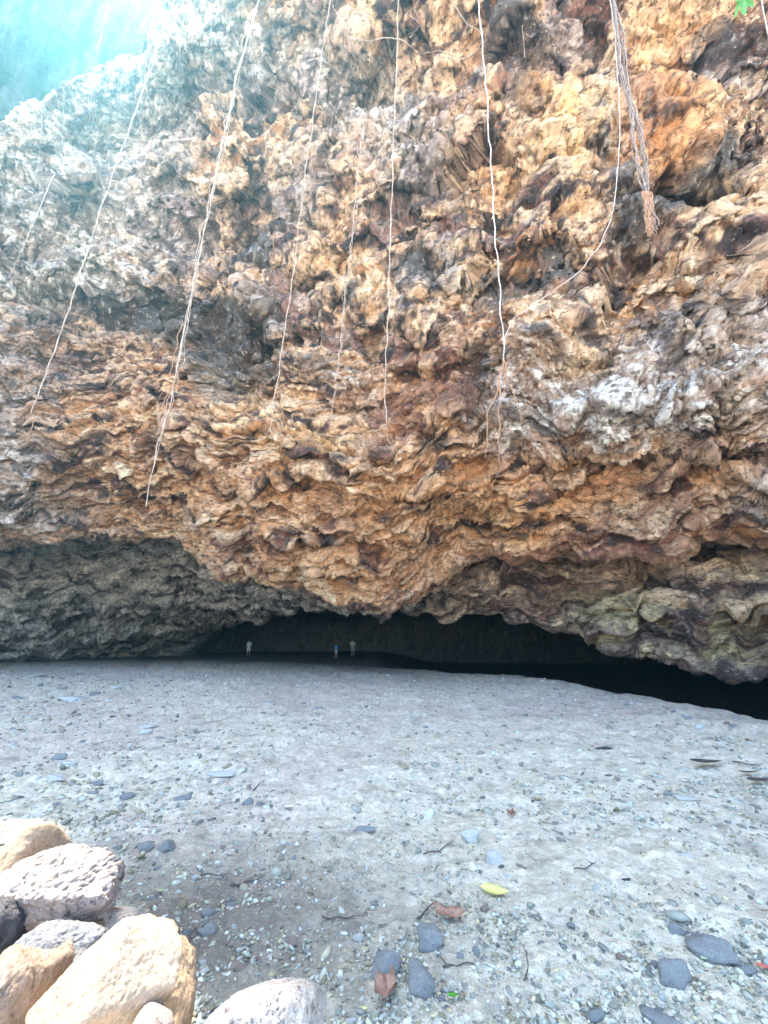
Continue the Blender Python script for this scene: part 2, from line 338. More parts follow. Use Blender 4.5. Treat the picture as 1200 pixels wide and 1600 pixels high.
rs = zone([(640,620,110,26,0,1.),(690,560,80,60,0,.5),(430,460,50,20,0,.7),(920,850,150,20,-6,.9),(600,690,40,25,0,.6),(1180,420,50,80,0,.4),(760,90,60,60,0,.4),(830,870,120,20,-4,.8),(1000,180,30,50,0,.6),(60,560,60,60,0,.5)])
base = mixc(base, RST*1.2, .7*rs*sstep(-.2,.2,n_b+.3))
# inner faces behind the lip: grey to brown, mossy on the right
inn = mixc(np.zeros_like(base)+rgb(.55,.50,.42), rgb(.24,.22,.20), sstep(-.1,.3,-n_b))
inn = mixc(inn, rgb(.30,.19,.13), .8*sstep(600,720,PX))
inn = mixc(inn, TAN*1.0, .85*sstep(.0,.25,n_b*.8+.35*n_c+.3*pad)*sstep(560,760,PX))
inn = mixc(inn, rgb(.74,.64,.52), .85*sstep(.10,.24,.7*n_b+.8*pad)*(1-sstep(500,700,PX)))
inn = mixc(inn, RST*.8, .75*sstep(.0,.25,-n_a+.2*n_c)*sstep(560,700,PX))
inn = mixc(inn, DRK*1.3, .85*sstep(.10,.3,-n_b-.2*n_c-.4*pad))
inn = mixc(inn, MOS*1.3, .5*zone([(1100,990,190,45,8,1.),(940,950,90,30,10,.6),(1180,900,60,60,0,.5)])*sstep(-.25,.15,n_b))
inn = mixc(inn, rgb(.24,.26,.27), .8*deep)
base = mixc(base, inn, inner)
base = base*(1 + .6*n_d[...,None] + .45*n_c[...,None])
base = np.clip(base, .012, .88)
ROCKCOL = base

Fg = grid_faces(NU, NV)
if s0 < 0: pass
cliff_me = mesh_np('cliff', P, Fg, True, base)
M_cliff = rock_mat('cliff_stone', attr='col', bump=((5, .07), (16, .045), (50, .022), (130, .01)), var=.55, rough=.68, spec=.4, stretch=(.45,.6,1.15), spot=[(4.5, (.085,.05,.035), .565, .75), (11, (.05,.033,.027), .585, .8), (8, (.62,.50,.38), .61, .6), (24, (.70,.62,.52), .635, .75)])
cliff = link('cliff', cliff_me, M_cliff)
tag(cliff, 'tall overhanging cliff of tan, rust and grey layered rock above a wide low cave mouth', 'cliff', kind='structure')

# ------------------------------------------------------------------ ground
crest = np.array([(-400,1037),(0,1036),(250,1034),(450,1038),(600,1046),(700,1053),(800,1062),(870,1067),(950,1086),(1100,1115),(1200,1136),(1400,1180),(1800,1260)], float)
cr, cyy, cz = ray(crest[:,0], crest[:,1]); tt = -H/cz
CAZ = np.arctan2(cr, cyy); CR = np.hypot(cr*tt, cyy*tt)
def gh(x, y, fineamp=1.0):
    x = np.asarray(x, np.float32); y = np.asarray(y, np.float32)
    az = np.arctan2(x, np.maximum(y, .01)); r = np.hypot(x, y)
    rc = np.interp(az, CAZ, CR) + 1.2*pn(az*9, az*0, az*0+3.3) * sstep(10, 22, r) + .35*pn(az*45, az*0, az*0+8.3)
    side = sstep(-.02, .14, az)*(y > 0)
    h = -1.5*sstep(0, 3.2, r-rc-.2)*side + .12*np.exp(-((r-rc+.4)/1.6)**2)*side
    z0 = 0*x
    h = h + .10*fbm(x*.25, y*.25, z0+1, 3)*sstep(1.5, 6, r) + .055*fbm(x*1.1, y*1.1, z0+5, 3)
    d1, _, di, _ = worley(x*2.4+9, y*2.4, z0+.5); h = h - .03*sstep(.42, .12, d1)*(_g[di][...,0] > .25)
    return h
pyv = np.concatenate([np.arange(2600, 1720, -12), np.arange(1720, 1024, -1.35), np.arange(1023, 1004, -1.0)])
_, ya, za = ray(600+0*pyv, pyv); rad = -H/za*ya; rad = rad[(rad > .3) & (rad < 130)]
rad = np.concatenate([[.02, .2], rad, [160, 220, 320, 500]])
azf = np.linspace(-.86, .86, 1050); azr = np.linspace(.86, 2*math.pi-.86, 90)[1:-1]
AZ = np.concatenate([azf, azr, [azf[0]+2*math.pi]])
A2, R2 = np.meshgrid(AZ, rad, indexing='ij'); gxx, gyy = np.sin(A2)*R2, np.cos(A2)*R2
gz0 = gh(gxx, gyy)
zz = 0*gxx
gf1, gf2, gid, _ = worley(gxx*9, gyy*9, zz+.5)
grav = sstep(-.15, .25, fbm(gxx*.6, gyy*.6, zz+8, 3) + .9*(1-sstep(2.4, 5.0, R2)))
gz0 = gz0 + .022*fbm(gxx*3.5, gyy*3.5, zz+2, 5, .6) + .012*sstep(.5,.1,gf1)*grav*(_g[gid][...,1] > .2) + .009*fbm(gxx*22, gyy*22, zz+4, 3, .6)
n1 = fbm(gxx*.22+4, gyy*.22, zz, 4); n2 = fbm(gxx*2.2, gyy*2.2, zz+3, 4, .6); n3 = fbm(gxx*13, gyy*13, zz+6, 3, .7)
gc = np.zeros((*gxx.shape, 3), np.float32) + rgb(.66,.585,.465)
gc = mixc(gc, rgb(.58,.485,.41), .85*sstep(-.15,.35,n1))
gc = mixc(gc, rgb(.72,.655,.54), .6*sstep(.05,.45,n2))
gc = mixc(gc, rgb(.14,.11,.095), .85*np.exp(-(((gxx+1.1)/1.3)**2 + ((gyy-2.9)/1.0)**2)))
gc = mixc(gc, rgb(.17,.14,.12), .35*sstep(.15,.5,-n2))
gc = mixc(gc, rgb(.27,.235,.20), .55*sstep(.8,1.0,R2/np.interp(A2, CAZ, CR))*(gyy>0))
gc = mixc(gc, rgb(.13,.125,.12), .75*sstep(1.0,1.12,R2/np.interp(A2, CAZ, CR))*(gyy>0))  # cave shadow painted into the floor colour beyond the crest
gc = gc*(1+.22*n3[...,None]+.12*_g[gid][...,0:1])
gc = np.clip(gc, .03, .8)
M_ground = rock_mat('ground_grit', attr='col', bump=((30, .02), (110, .009)), var=.3, rough=.95, spec=.15, vscale=2)
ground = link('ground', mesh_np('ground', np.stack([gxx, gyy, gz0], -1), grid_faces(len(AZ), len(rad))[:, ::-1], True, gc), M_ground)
tag(ground, 'flat grey grit and sand floor running into the cave', 'ground', kind='structure')

# ray helpers onto built surfaces
_s = 4
Pd = P[::_s, ::_s]; bv_cliff = BVHTree.FromPolygons([Vector(p) for p in Pd.reshape(-1,3).tolist()], grid_faces(Pd.shape[0], Pd.shape[1]).tolist())
CAM = Vector((0, 0, H))
def on_ground(px, py):
    r, yy, zz_ = [float(a) for a in ray(px, py)]
    t = -H/zz_
    for _ in range(4): t = (float(gh(np.array([r*t]), np.array([yy*t]))[0])-H)/zz_
    return Vector((r*t, yy*t, H+zz_*t))
def on_cliff(px, py, back=.0):
    r, yy, zz_ = [float(a) for a in ray(px, py)]; d = Vector((r, yy, zz_)).normalized()
    hit = bv_cliff.ray_cast(CAM, d)[0]
    return (hit - d*back) if hit else None
def ppm(p):                                       # picture pixels per metre at p
    return F/max(.2, p.y*CP + (p.z-H)*SP)

# ------------------------------------------------------------------ stones
def stone_mesh(name, dims, seed, sub=5, planes=11, soft=9, rough=.05, pit=0, extra=(), pitscale=9, crack=0):
    rs_ = random.Random(seed)
    bm = bmesh.new(); bmesh.ops.create_icosphere(bm, subdivisions=sub, radius=1)
    V = np.array([v.co[:] for v in bm.verts], np.float32); Fc = np.array([[v.index for v in f.verts] for f in bm.faces]); bm.free()
    pl = [(Vector((rs_.gauss(0,1), rs_.gauss(0,1), rs_.gauss(0,1)*.8)).normalized(), rs_.uniform(.66, .95)) for _ in range(planes)]
    pl += [(Vector(n).normalized(), d) for n, d in extra]
    pl += [(Vector((a,b,c)), 1.0) for a,b,c in ((1,0,0),(-1,0,0),(0,1,0),(0,-1,0),(0,0,1),(0,0,-1))]
    acc = 0
    for n, d in pl:
        q = np.maximum(V @ np.array(n[:]), 0)/d; acc = acc + q**soft
    R = 1/np.maximum(acc, 1e-6)**(1/soft)
    V = V*R[:, None]; Nv = V/np.linalg.norm(V, axis=1, keepdims=True)
    o = seed*3.7
    m = max(dims)
    S = V*np.array(dims)/m
    Dd = rough*1.6*fbm(S[:,0]*1.6+o, S[:,1]*1.6, S[:,2]*1.6, 3) + rough*.7*fbm(S[:,0]*6+o, S[:,1]*6, S[:,2]*6, 3, .6)
    if sub >= 5: Dd += rough*.35*fbm(S[:,0]*20+o, S[:,1]*20, S[:,2]*20, 2)
    if pit:
        wv = .5*fbm(S[:,0]*pitscale*.5+o, S[:,1]*pitscale*.5, S[:,2]*pitscale*.5, 3)
        a, b, c, _ = worley(S[:,0]*pitscale+o+wv, S[:,1]*pitscale-wv, S[:,2]*pitscale+wv*.7)
        pit = pit*(.35+.9*(_g[c][...,2] > .1)); msk = sstep(-.05, .35, fbm(S[:,0]*1.5+o+9, S[:,1]*1.5, S[:,2]*1.5, 3))
        Dd -= pit*sstep(.42, .12, a)*msk
    if crack: Dd -= crack*sstep(.86, .98, ridged(S[:,0]*1.3+o, S[:,1]*1.3, S[:,2]*1.3, 2))
    V = V + Nv*Dd[:, None]
    V = V*np.array(dims)*.5
    return mesh_np(name, V, Fc, True)

SUNLIT = dict(bump=((12, .02), (60, .008), (220, .002)))
mats = {
 'tanslab': rock_mat('tan_slab_stone', (.43,.32,.225), var=.3, rough=.8, bump=((6,.02),(40,.008),(160,.003)), spot=(5, (.40,.24,.13), .62), vscale=1),
 'tan2': rock_mat('ochre_stone', (.34,.24,.155), var=.45, rough=.85, bump=((10,.02),(60,.006)), spot=(7,(.22,.15,.10),.6)),
 'pink': rock_mat('pitted_pink_stone', (.36,.285,.25), var=.4, rough=.9, bump=((14,.02),(70,.012),(200,.003)), spot=[(13,(.10,.085,.075),.58),(40,(.55,.47,.42),.6)], vscale=2),
 'grey': rock_mat('grey_blue_stone', (.17,.168,.17), var=.45, rough=.8, bump=((10,.02),(50,.01)), spot=[(9,(.30,.30,.31),.62),(30,(.07,.07,.07),.62)]),
 'dark': rock_mat('dark_vesicular_stone', (.10,.095,.10), var=.5, rough=.9, bump=((20,.03),(90,.012))),
 'brown': rock_mat('brown_stone', (.25,.19,.145), var=.45, rough=.85, bump=((9,.02),(60,.008)), spot=(8,(.10,.08,.07),.6)),
 'white': rock_mat('pale_pitted_stone', (.48,.435,.40), var=.4, rough=.9, bump=((25,.02),(60,.02)), spot=(45,(.22,.18,.17),.57), vscale=2),
 'peb': rock_mat('slate_pebble_stone', (.21,.215,.215), var=.45, rough=.85, bump=((15,.004),(80,.002)), vscale=3),
 'peb2': rock_mat('pale_pebble_stone', (.45,.445,.42), var=.35, rough=.9, bump=((15,.004),(80,.002)), vscale=3),
 'peb3': rock_mat('brown_pebble_stone', (.23,.175,.15), var=.35, rough=.85, bump=((15,.004),(80,.002)), vscale=3),
}
def boulder(px, py, lift, wpx, hpx, dpt, rot, seed, m, label, name='boulder', **kw):
    """px,py: centre in the picture; lift: height of the centre above the floor; wpx,hpx: size in picture pixels; dpt: thickness in m"""
    py += 14; wpx *= .95; hpx *= .93
    r, yy, zz_ = [float(a) for a in ray(px, py)]; t = (lift-H)/zz_; p = Vector((r*t, yy*t, lift))
    k = ppm(p); dims = (wpx/k, dpt, hpx/k)
    o = link(name, stone_mesh(name, dims, seed, **kw), mats[m])
    o.location = p; o.rotation_euler = tuple(math.radians(a) for a in rot)
    tag(o, label, 'boulder', 'boulders piled at the lower left')
    return o
# rotations: x tilts top back (towards the viewer's sight line), y rolls in the picture, z turns
boulder(30,1360,.20,170,95,.55,(-35,-22,0),11,'tan2','long tan boulder behind the big pitted one at the left edge',sub=6,rough=.04)
boulder(70,1388,.30,270,118,.55,(-30,-18,0),12,'pink','large pinkish boulder full of dark pits on its right end',sub=7,rough=.10,pit=.045,pitscale=13,crack=.05,soft=14)
boulder(-8,1450,.26,92,100,.45,(-20,0,10),13,'dark','dark honeycombed boulder under the big pitted one at the left edge',sub=6,pit=.09,pitscale=12,rough=.07)
boulder(88,1475,.26,150,88,.42,(-30,-16,0),14,'grey','blue grey angular boulder between the pitted boulder and the tan slab',sub=6,rough=.06,crack=.04)
boulder(185,1440,.10,108,58,.35,(-20,-5,0),15,'white','low pale stone with a dark hollow beside the blue grey boulder',sub=6,rough=.05,pit=.05)
boulder(18,1545,.34,110,135,.45,(-20,10,0),16,'brown','brown rough boulder in the lower left corner',sub=6,rough=.06)
boulder(80,1510,.30,50,78,.22,(-15,20,0),17,'brown','small brown stone wedged between the corner boulder and the tan slab',sub=5,rough=.07)
boulder(160,1535,.42,262,172,.42,(-38,-42,0),18,'tanslab','big smooth tan slab leaning up in full sun',sub=7,rough=.03,planes=10,soft=22,extra=(((0,-.35,1),.62),((0,-1,.1),.7),((.9,0,.35),.8),((-.3,-1,.2),.75),((1,-.5,-.2),.72)))
boulder(268,1550,.26,88,170,.28,(-25,-8,15),19,'tan2','narrow ochre boulder with a notched top right of the tan slab',sub=6,rough=.07,crack=.06)
boulder(240,1600,.40,70,70,.26,(-20,0,0),20,'pink','small speckled stone at the foot of the tan slab',sub=6,rough=.05,pit=.05,pitscale=14)
boulder(405,1608,.24,212,150,.5,(-25,-4,0),21,'white','rounded white boulder speckled with pits at the bottom edge',sub=7,rough=.05,pit=.05,pitscale=20,planes=6,soft=5)

stone_cache = {}
def var_mesh(k, flat):
    key = (k, flat)
    if key not in stone_cache:
        stone_cache[key] = stone_mesh('stone', (1, .85, flat), 40+k, sub=4, planes=13, rough=.09, soft=14)
    return stone_cache[key]
def stone(px, py, w, h, m, label, k, roll=0, sink=.4, group='stones lying on the cave floor', name='stone'):
    p = on_ground(px, py + h*.35); q = ppm(p); s = w/q
    # visible height ~ depth foreshortened + real height
    hz = max(.25, min(.9, h/w*.9))
    me = var_mesh(k % 7, .6 if hz < .55 else .85).copy()
    me.materials.clear(); me.materials.append(mats[m])
    o = bpy.data.objects.new(name, me); C.objects.link(o)
    o.scale = (s, s*max(.5, min(1.1, h/w*1.1)), s*hz)
    o.rotation_euler = (random.uniform(-.15,.15), random.uniform(-.15,.15), math.radians(roll)+random.uniform(-.3,.3))
    o.location = (p.x, p.y, float(gh([p.x],[p.y])[0]) + s*hz*(.3-sink*.5))
    tag(o, label, 'stone', group); return o
named = [
 (660,1522,48,62,'peb','flat dark slate stone with a pointed foot, lowest of the bottom centre stones',1,75),
 (604,1497,50,58,'peb','dark slab stone left of the pointed slate, a twig lying across it',2,60),
 (672,1462,50,42,'peb','rounded blue grey stone with a split top beside the brown leaf',3,0),
 (1048,1510,50,52,'peb','domed dark grey stone, biggest of the lower right corner',4,30),
 (1022,1500,14,26,'peb','small dark stone against the left side of the domed one',5,0),
 (1057,1448,32,24,'peb','oval grey stone above the domed one at lower right',6,0),
 (1110,1474,72,50,'peb','broad flat grey slab sunk in grit at the lower right',0,-35),
 (1168,1514,28,18,'peb','small round grey stone at the foot of the broad flat slab',1,0),
 (259,1318,28,30,'peb','smooth rounded grey stone above the boulders',2,0),
 (228,1322,28,18,'peb','flat grey stone touching the left of the smooth rounded one',3,20),
 (568,1292,36,18,'peb','pointed grey stone in the middle of the floor',4,0),
 (735,1302,30,28,'peb2','pale grey upright stone right of the centre',5,0),
 (775,1336,36,28,'peb2','pale rounded stone with a dark chip at its right',6,0),
 (345,1205,48,18,'peb2','long low pale stone in the left middle of the floor',0,0),
 (283,1246,26,16,'peb','dark wedge stone left of the upright one',1,20),
 (388,1247,20,28,'peb','small upright blue grey stone in the left middle of the floor',2,0),
 (199,1241,26,14,'peb','dark three cornered stone on the bare sand',3,30),
 (92,1180,24,18,'peb','dark angular stone at the top of the little heap on the left',4,0),
 (106,1190,28,12,'peb2','pale flat stone in the little heap on the left',5,0),
 (88,1212,32,16,'peb2','low pale stone below the little heap on the left',6,0),
 (150,1221,22,14,'peb','dark domed stone right of the low pale stone',0,0),
 (141,1237,20,10,'peb','flat dark stone below the dark domed one',1,0),
 (116,1090,60,13,'peb2','long pale hump of rock in the upper left of the floor',2,0),
 (148,1083,22,10,'peb','dark stone at the right end of the long pale hump',3,0),
 (27,1086,18,9,'peb','lone dark stone near the left edge, far back',4,0),
 (97,1074,16,8,'peb','small stone behind the long pale hump',5,0),
 (182,1075,26,9,'peb2','low stone right of the long pale hump, far back',6,0),
 (55,1054,34,9,'peb2','farthest pale rock by the left cave wall',0,0),
 (225,1142,20,14,'peb2','pale pyramid stone in the middle left',1,0),
 (232,1133,30,12,'peb2','pale flat stone behind the pale pyramid stone',2,0),
 (250,1152,18,8,'peb','dark flat stone below the pale pyramid stone',3,0),
 (30,1208,16,10,'peb','small dark stone at the left edge of the bare sand',4,0),
 (28,1244,16,8,'peb','tiny dark stone left of the bare sand',5,0),
 (1075,1334,24,14,'peb2','small pale stone alone on the right of the floor',6,0),
 (970,1492,18,14,'peb3','small pinkish stone left of the domed grey one',0,0),
 (757,1418,14,14,'peb3','tiny dark brown stone below the yellow leaf',1,0),
 (325,1448,34,26,'peb','grey sunken stone in the brown soil by the boulders',2,0),
 (325,1425,24,16,'peb','dark broken stone above the sunken one',3,40),
 (290,1452,14,26,'peb','narrow dark stone right of the pale low boulder',4,60),
 (375,1510,22,16,'peb3','brown stone in the soil above the white boulder',5,0),
 (432,1570,0,0,None,'',0,0),
 (744,1483,14,16,'peb','small square blue stone right of the pointed slate',6,0),
 (712,1490,28,14,'peb','low grey stone right of the split stone',0,0),
 (1000,1168,0,0,None,'',0,0),
 (1092,1135,18,12,'peb2','pale stone on the edge of the dark hollow at right',1,0),
 (940,1168,36,8,'dark','flat dark rock far out on the right of the floor',2,0),
 (1070,1245,36,12,'peb2','low pale rock in the right middle of the floor',3,-15),
 (1042,1238,12,9,'peb','dark stone beside the low pale rock at right',4,0),
 (978,1373,16,7,'dark','flat black chip of rock on the pale sand at right',5,0),
 (1150,1120,16,10,'peb','grey stone at the lip of the dark hollow, far right',6,0),
 (1040,1590,70,30,'peb','flat grey slab on the bottom edge at right',0,-30),
 (515,1590,0,0,None,'',0,0),
 (930,1585,30,22,'peb','dull grey stone on the bottom edge, right of centre',1,0),
 (560,1462,22,16,'peb2','pale stone left of the split stone',2,0),
 (455,1470,24,14,'peb3','brown grey stone in the gravel right of the soil',3,0),
 (497,1105,14,9,'peb','single small dark stone in the far middle',4,0),
 (420,1098,16,7,'peb2','single small pale stone in the far left middle',5,0),
]
for a in named:
    if a[4]: stone(a[0], a[1], a[2], a[3], a[4], a[5], a[6], a[7])
for i,(px,py,w,lab) in enumerate([(1075,1106,26,'rounded boulder in the dark hollow, left one of the group'),(1142,1112,34,'dim boulder in the dark hollow below the mossy rock'),(1188,1108,40,'largest dim boulder in the dark hollow at the right edge'),(1010,1078,22,'small boulder in the dark hollow, far from the edge'),(930,1062,18,'small dim rock deep under the low rock roof')]):
    p = Vector(at(px, py, 13.0 - i*.3 if i < 3 else 16+i).tolist()); w_ = w/ppm(p); o = link('stone', stone_mesh('stone', (w_, w_*.9, w_*.7), 300+i, sub=4, planes=10, rough=.07), mats['peb2'])
    o.location = (p.x, p.y, float(gh([p.x],[p.y])[0])+w_*.2); tag(o, lab, 'stone', 'stones in the dark hollow')
# the smaller scattered stones nobody could tell apart
GS = 'small grey stones scattered over the floor'
for i in range(34):
    px = random.uniform(560, 1195); py = float(np.interp(px, crest[:,0], crest[:,1])) + random.uniform(1, 9); w = random.uniform(5, 13)*(.7+.6*(px-560)/640)
    stone(px, py, w, w*.6, random.choice(['peb','peb2','peb3']), 'small loose stone on the worn edge of the dark hollow', i % 7, random.uniform(0,180), group='stones along the edge of the dark hollow', sink=.4)
kk = 0
while kk < 190:
    px = random.uniform(0, 1200); py = 1062 + (1600-1062)*random.random()**1.25
    if px < 520 and py > 1300 and px < 520-(1600-py)*.0 and (px < 200 or py > 1500): continue
    cy_ = np.interp(px, crest[:,0], crest[:,1])
    if py < cy_+14: continue
    dens = 1.0 if px < 420 else .55
    if random.random() > dens: continue
    sc_ = .5 + 1.0*(py-1050)/550
    w = random.uniform(7, 15)*sc_
    o = stone(px, py, w, w*random.uniform(.45,.8), random.choice(['peb','peb','peb2','peb3']), 'small loose stone scattered on the grey grit floor', random.randint(0,6), random.uniform(0,180), group=GS, sink=.5)
    kk += 1

# gravel: one mass
def tmpl(sub, n):
    T = []
    for k in range(n):
        me = stone_mesh('t', (1,.8,.55), 90+k, sub=sub, planes=8, rough=.05, soft=10)
        V = np.array([v.co[:] for v in me.vertices], np.float32); Fc = np.array([p.vertices[:] for p in me.polygons]); bpy.data.meshes.remove(me); T.append((V, Fc))
    return T
def gravel(n, sub, gen):
    T = tmpl(sub, 6); Vs, Fs, Cs = [], [], []; o = 0
    X, Y, S = gen(n); Z = gh(X, Y)
    for k, (V, Fc) in enumerate(T):
        ix = np.arange(k, n, 6); m = len(ix)
        a = RNG.uniform(0, 6.28, m); c, s = np.cos(a), np.sin(a); tl = RNG.normal(0, .25, m)
        sx = S[ix]*RNG.uniform(.8,1.3,m); sy = S[ix]*RNG.uniform(.6,1.1,m); sz = S[ix]*RNG.uniform(.6,1.2,m)
        vx = V[None,:,0]*sx[:,None]; vy = V[None,:,1]*sy[:,None]; vz = V[None,:,2]*sz[:,None]
        vz = vz + vx*tl[:,None]
        wx_ = vx*c[:,None]-vy*s[:,None]+X[ix][:,None]; wy_ = vx*s[:,None]+vy*c[:,None]+Y[ix][:,None]; wz_ = vz + (Z[ix]+S[ix]*.04)[:,None]
        Vs.append(np.stack([wx_,wy_,wz_],-1).reshape(-1,3)); Fs.append((Fc[None]+ (np.arange(m)*len(V))[:,None,None]+o).reshape(-1,3)); o += m*len(V)
        b = RNG.lognormal(-1.05, .40, m); t = RNG.random(m)
        cc = np.stack([b*(1+.10*(t>.7)), b*(1.0-.06*(t>.8)), b*(.80+.06*(t<.5)-.18*(t>.8))], -1)
        Cs.append(np.repeat(cc, len(V), 0))
    return np.concatenate(Vs), np.concatenate(Fs), np.clip(np.concatenate(Cs), .03, .58)
def g_near(n):
    px = RNG.uniform(-60, 1260, n*3); py = 1390 + 330*RNG.random(n*3)**.8
    r, yy, z_ = ray(px, py); t = -H/z_; X, Y = r*t, yy*t
    keep = (pn(X*1.3, Y*1.3, 0*X+2) + .5*(py-1480)/120 + RNG.normal(0,.25,n*3)) > .0
    X, Y = X[keep][:n], Y[keep][:n]
    S = np.clip(RNG.lognormal(math.log(.015), .5, len(X)), .006, .05)
    return X, Y, S
def g_far(n):
    px = RNG.uniform(-40, 1240, n*2); py = 1050 + 480*RNG.random(n*2)**.85
    keep = (py > np.interp(px, crest[:,0], crest[:,1])+5)
    r, yy, z_ = ray(px, py); t = -H/z_; X, Y = r*t, yy*t
    keep &= (fbm(X*.5, Y*.5, 0*X+6, 2) + RNG.normal(0,.3,n*2) + .35*(px < 450)) > 0
    X, Y = X[keep][:n], Y[keep][:n]; R_ = np.hypot(X, Y)
    S = np.clip(RNG.lognormal(0, .55, len(X))*.0048*R_, .01, .16)
    return X, Y, S
def gen_wrap(g):
    def f(n):
        return g(n)
    return f
parts_ = []
for n, sub, g_ in ((17000, 2, g_near), (15000, 1, g_far)):
    X, Y, S = g_(n); n = len(X)
    parts_.append(gravel(n, sub, lambda n_, d=(X, Y, S): d))
V = np.concatenate([p[0] for p in parts_]); Fc = np.concatenate([parts_[0][1], parts_[1][1]+len(parts_[0][0])]); Cc = np.concatenate([p[2] for p in parts_])
gr = link('gravel', mesh_np('gravel', V, Fc, True, Cc), rock_mat('gravel_stone', attr='col', bump=((90,.003),), var=.25, rough=.85, vscale=5))
tag(gr, 'loose grey gravel and chips spread over the floor', 'gravel', kind='stuff')

# ------------------------------------------------------------------ tubes: vines, roots, twigs
def tube(name, pts, rads, mat, sides=5, parent=None, strands=None):
    """one mesh from one or several polylines"""
    S = strands or [(pts, rads)]
    V, Fc, o = [], [], 0
    for pts, rads in S:
        pts = [Vector(p) for p in pts]
        for i, p in enumerate(pts):
            t = (pts[min(i+1, len(pts)-1)] - pts[max(i-1, 0)]).normalized()
            a = t.cross(Vector((.3,.9,.2))).normalized(); b = t.cross(a)
            r = rads[i] if hasattr(rads, '__len__') else rads
            for k in range(sides):
                an = 2*math.pi*k/sides; V.append(p + (a*math.cos(an)+b*math.sin(an))*r)
        n = len(pts)
        for i in range(n-1):
            for k in range(sides):
                Fc.append((o+i*sides+k, o+i*sides+(k+1)%sides, o+(i+1)*sides+(k+1)%sides, o+(i+1)*sides+k))
        o += n*sides
    return link(name, mesh_np(name, np.array([v[:] for v in V]), np.array(Fc)), mat, parent)
def resamp(kn, n):
    kn = np.array(kn, float); d = np.concatenate([[0], np.cumsum(np.hypot(*np.diff(kn[:, :2], axis=0).T))]); t = np.linspace(0, d[-1], n)
    out = np.stack([np.interp(t, d, kn[:, k]) for k in range(kn.shape[1])], -1)
    return np.concatenate([out[:1], (out[:-2]+2*out[1:-1]+out[2:])/4, out[-1:]])
M_vine = plain_mat('dry_vine_bark', (.54,.44,.35), .8, .35, 8)
M_vine2 = plain_mat('pale_root_bark', (.60,.52,.45), .8, .3, 8)
M_root = plain_mat('orange_root_tip', (.42,.24,.14), .8, .3, 12)
M_bund = plain_mat('grey_root_bark', (.36,.29,.25), .85, .4, 15)
def path3(kn, Y, n=60, wob=.012, seed=0):
    k = resamp(kn, n); pts = at(k[:,0], k[:,1], Y) if not hasattr(Y,'__len__') else at(k[:,0], k[:,1], np.interp(np.linspace(0,1,n),[0,1],Y))
    t = np.arange(n)*.33
    pts[:,0] += wob*pn(t, t*0+seed, t*0)*2; pts[:,1] += wob*pn(t, t*0+seed, t*0+7)*2
    return pts
GV = 'roots and vines hanging in front of the cliff'
def vine(kn, Y, r, label, mat=None, strands=1, spread=.03, tips=(), name='hanging_vine'):
    top = kn[0]
    # run straight up from the frame until the rock is reached
    if top[1] <= 2:
        p0 = at(top[0], top[1], Y); n0 = proj(p0[0], p0[1], p0[2]+8); kn = [(float(n0[0]), float(n0[1]))] + list(kn)
    S = []
    for s in range(strands):
        p = path3(kn, Y, 90, .02 if s == 0 else .05, s*3+top[0]*.01)
        if s: 
            t = np.linspace(0,1,90)[:,None]; p = p + np.array([math.cos(s*2.1), .4*math.sin(s*2), 0])*spread*np.sin(t*math.pi*(3+s))
            p = p[: 90 - s*6]
        S.append((p.tolist(), np.linspace(r, r*.5, len(p))*(.56 if s == 0 else .36)))
    o = tube(name, None, None, mat or M_vine, 6, strands=S)
    tag(o, label, 'vine', GV)
    for tk in tips:
        q = path3(tk, Y, 24, .02, tk[0][0])
        tube('root_tip', q.tolist(), np.linspace(r*.36, r*.15, 24), M_root, 5, parent=o)
    return o
vine([(272,0),(236,110),(205,190),(160,320),(120,440),(95,520),(70,590),(48,645)], 7.2, .034, 'pale thin vine, long leftmost one, ending by the grey rock at left', tips=[[(48,645),(55,655),(47,675),(40,700)]])
vine([(260,30),(232,105),(205,200)], 7.3, .022, 'short thin vine running beside the long leftmost one near the top')
vine([(85,270),(60,330),(35,390),(14,432)], 11, .03, 'short grey vine at the far left over the grey shelf', M_vine2)
vine([(170,0),(158,55),(150,80)], 12, .03, 'faint short vine in the hazy top left corner', M_vine2)
vine([(405,0),(372,110),(345,235),(318,370),(300,455),(285,530),(268,620),(245,705),(232,760),(229,792)], 6.9, .028, 'triple stranded vine hanging to the lower left, longest of all',
     strands=4, spread=.08, tips=[[(270,600),(250,640),(248,680),(258,662)],[(285,500),(262,600),(250,622)]])
vine([(516,0),(498,120),(475,290),(462,400),(445,520),(430,620),(421,672)], 6.7, .026, 'thin straight vine left of the picture middle', tips=[[(428,640),(424,655),(414,672)]])
vine([(572,180),(560,260),(550,370),(540,450),(530,560),(516,662)], 7.2, .016, 'stringy vine of several strands starting on a rock ledge', strands=3, spread=.05)
vine([(622,0),(620,90),(612,300),(606,500),(600,610),(604,660)], 6.3, .026, 'thin straight vine in the picture middle', tips=[[(603,655),(606,690),(618,700),(622,722)]])
vine([(747,0),(760,150),(772,330),(783,470),(787,570)], 5.9, .036, 'thickest straight vine right of the middle, forking into orange tips', M_vine2,
     tips=[[(787,565),(782,590),(780,650),(780,735)],[(786,560),(775,620),(762,640),(760,715)],[(788,565),(795,600),(806,620),(816,660)],[(787,560),(790,590),(786,620)]])
vine([(952,0),(960,45),(967,130),(968,240),(960,320),(940,380),(900,430),(850,465),(800,500),(789,528)], 5.6, .024, 'thin vine looping down from upper right to join the thick one', M_vine2)
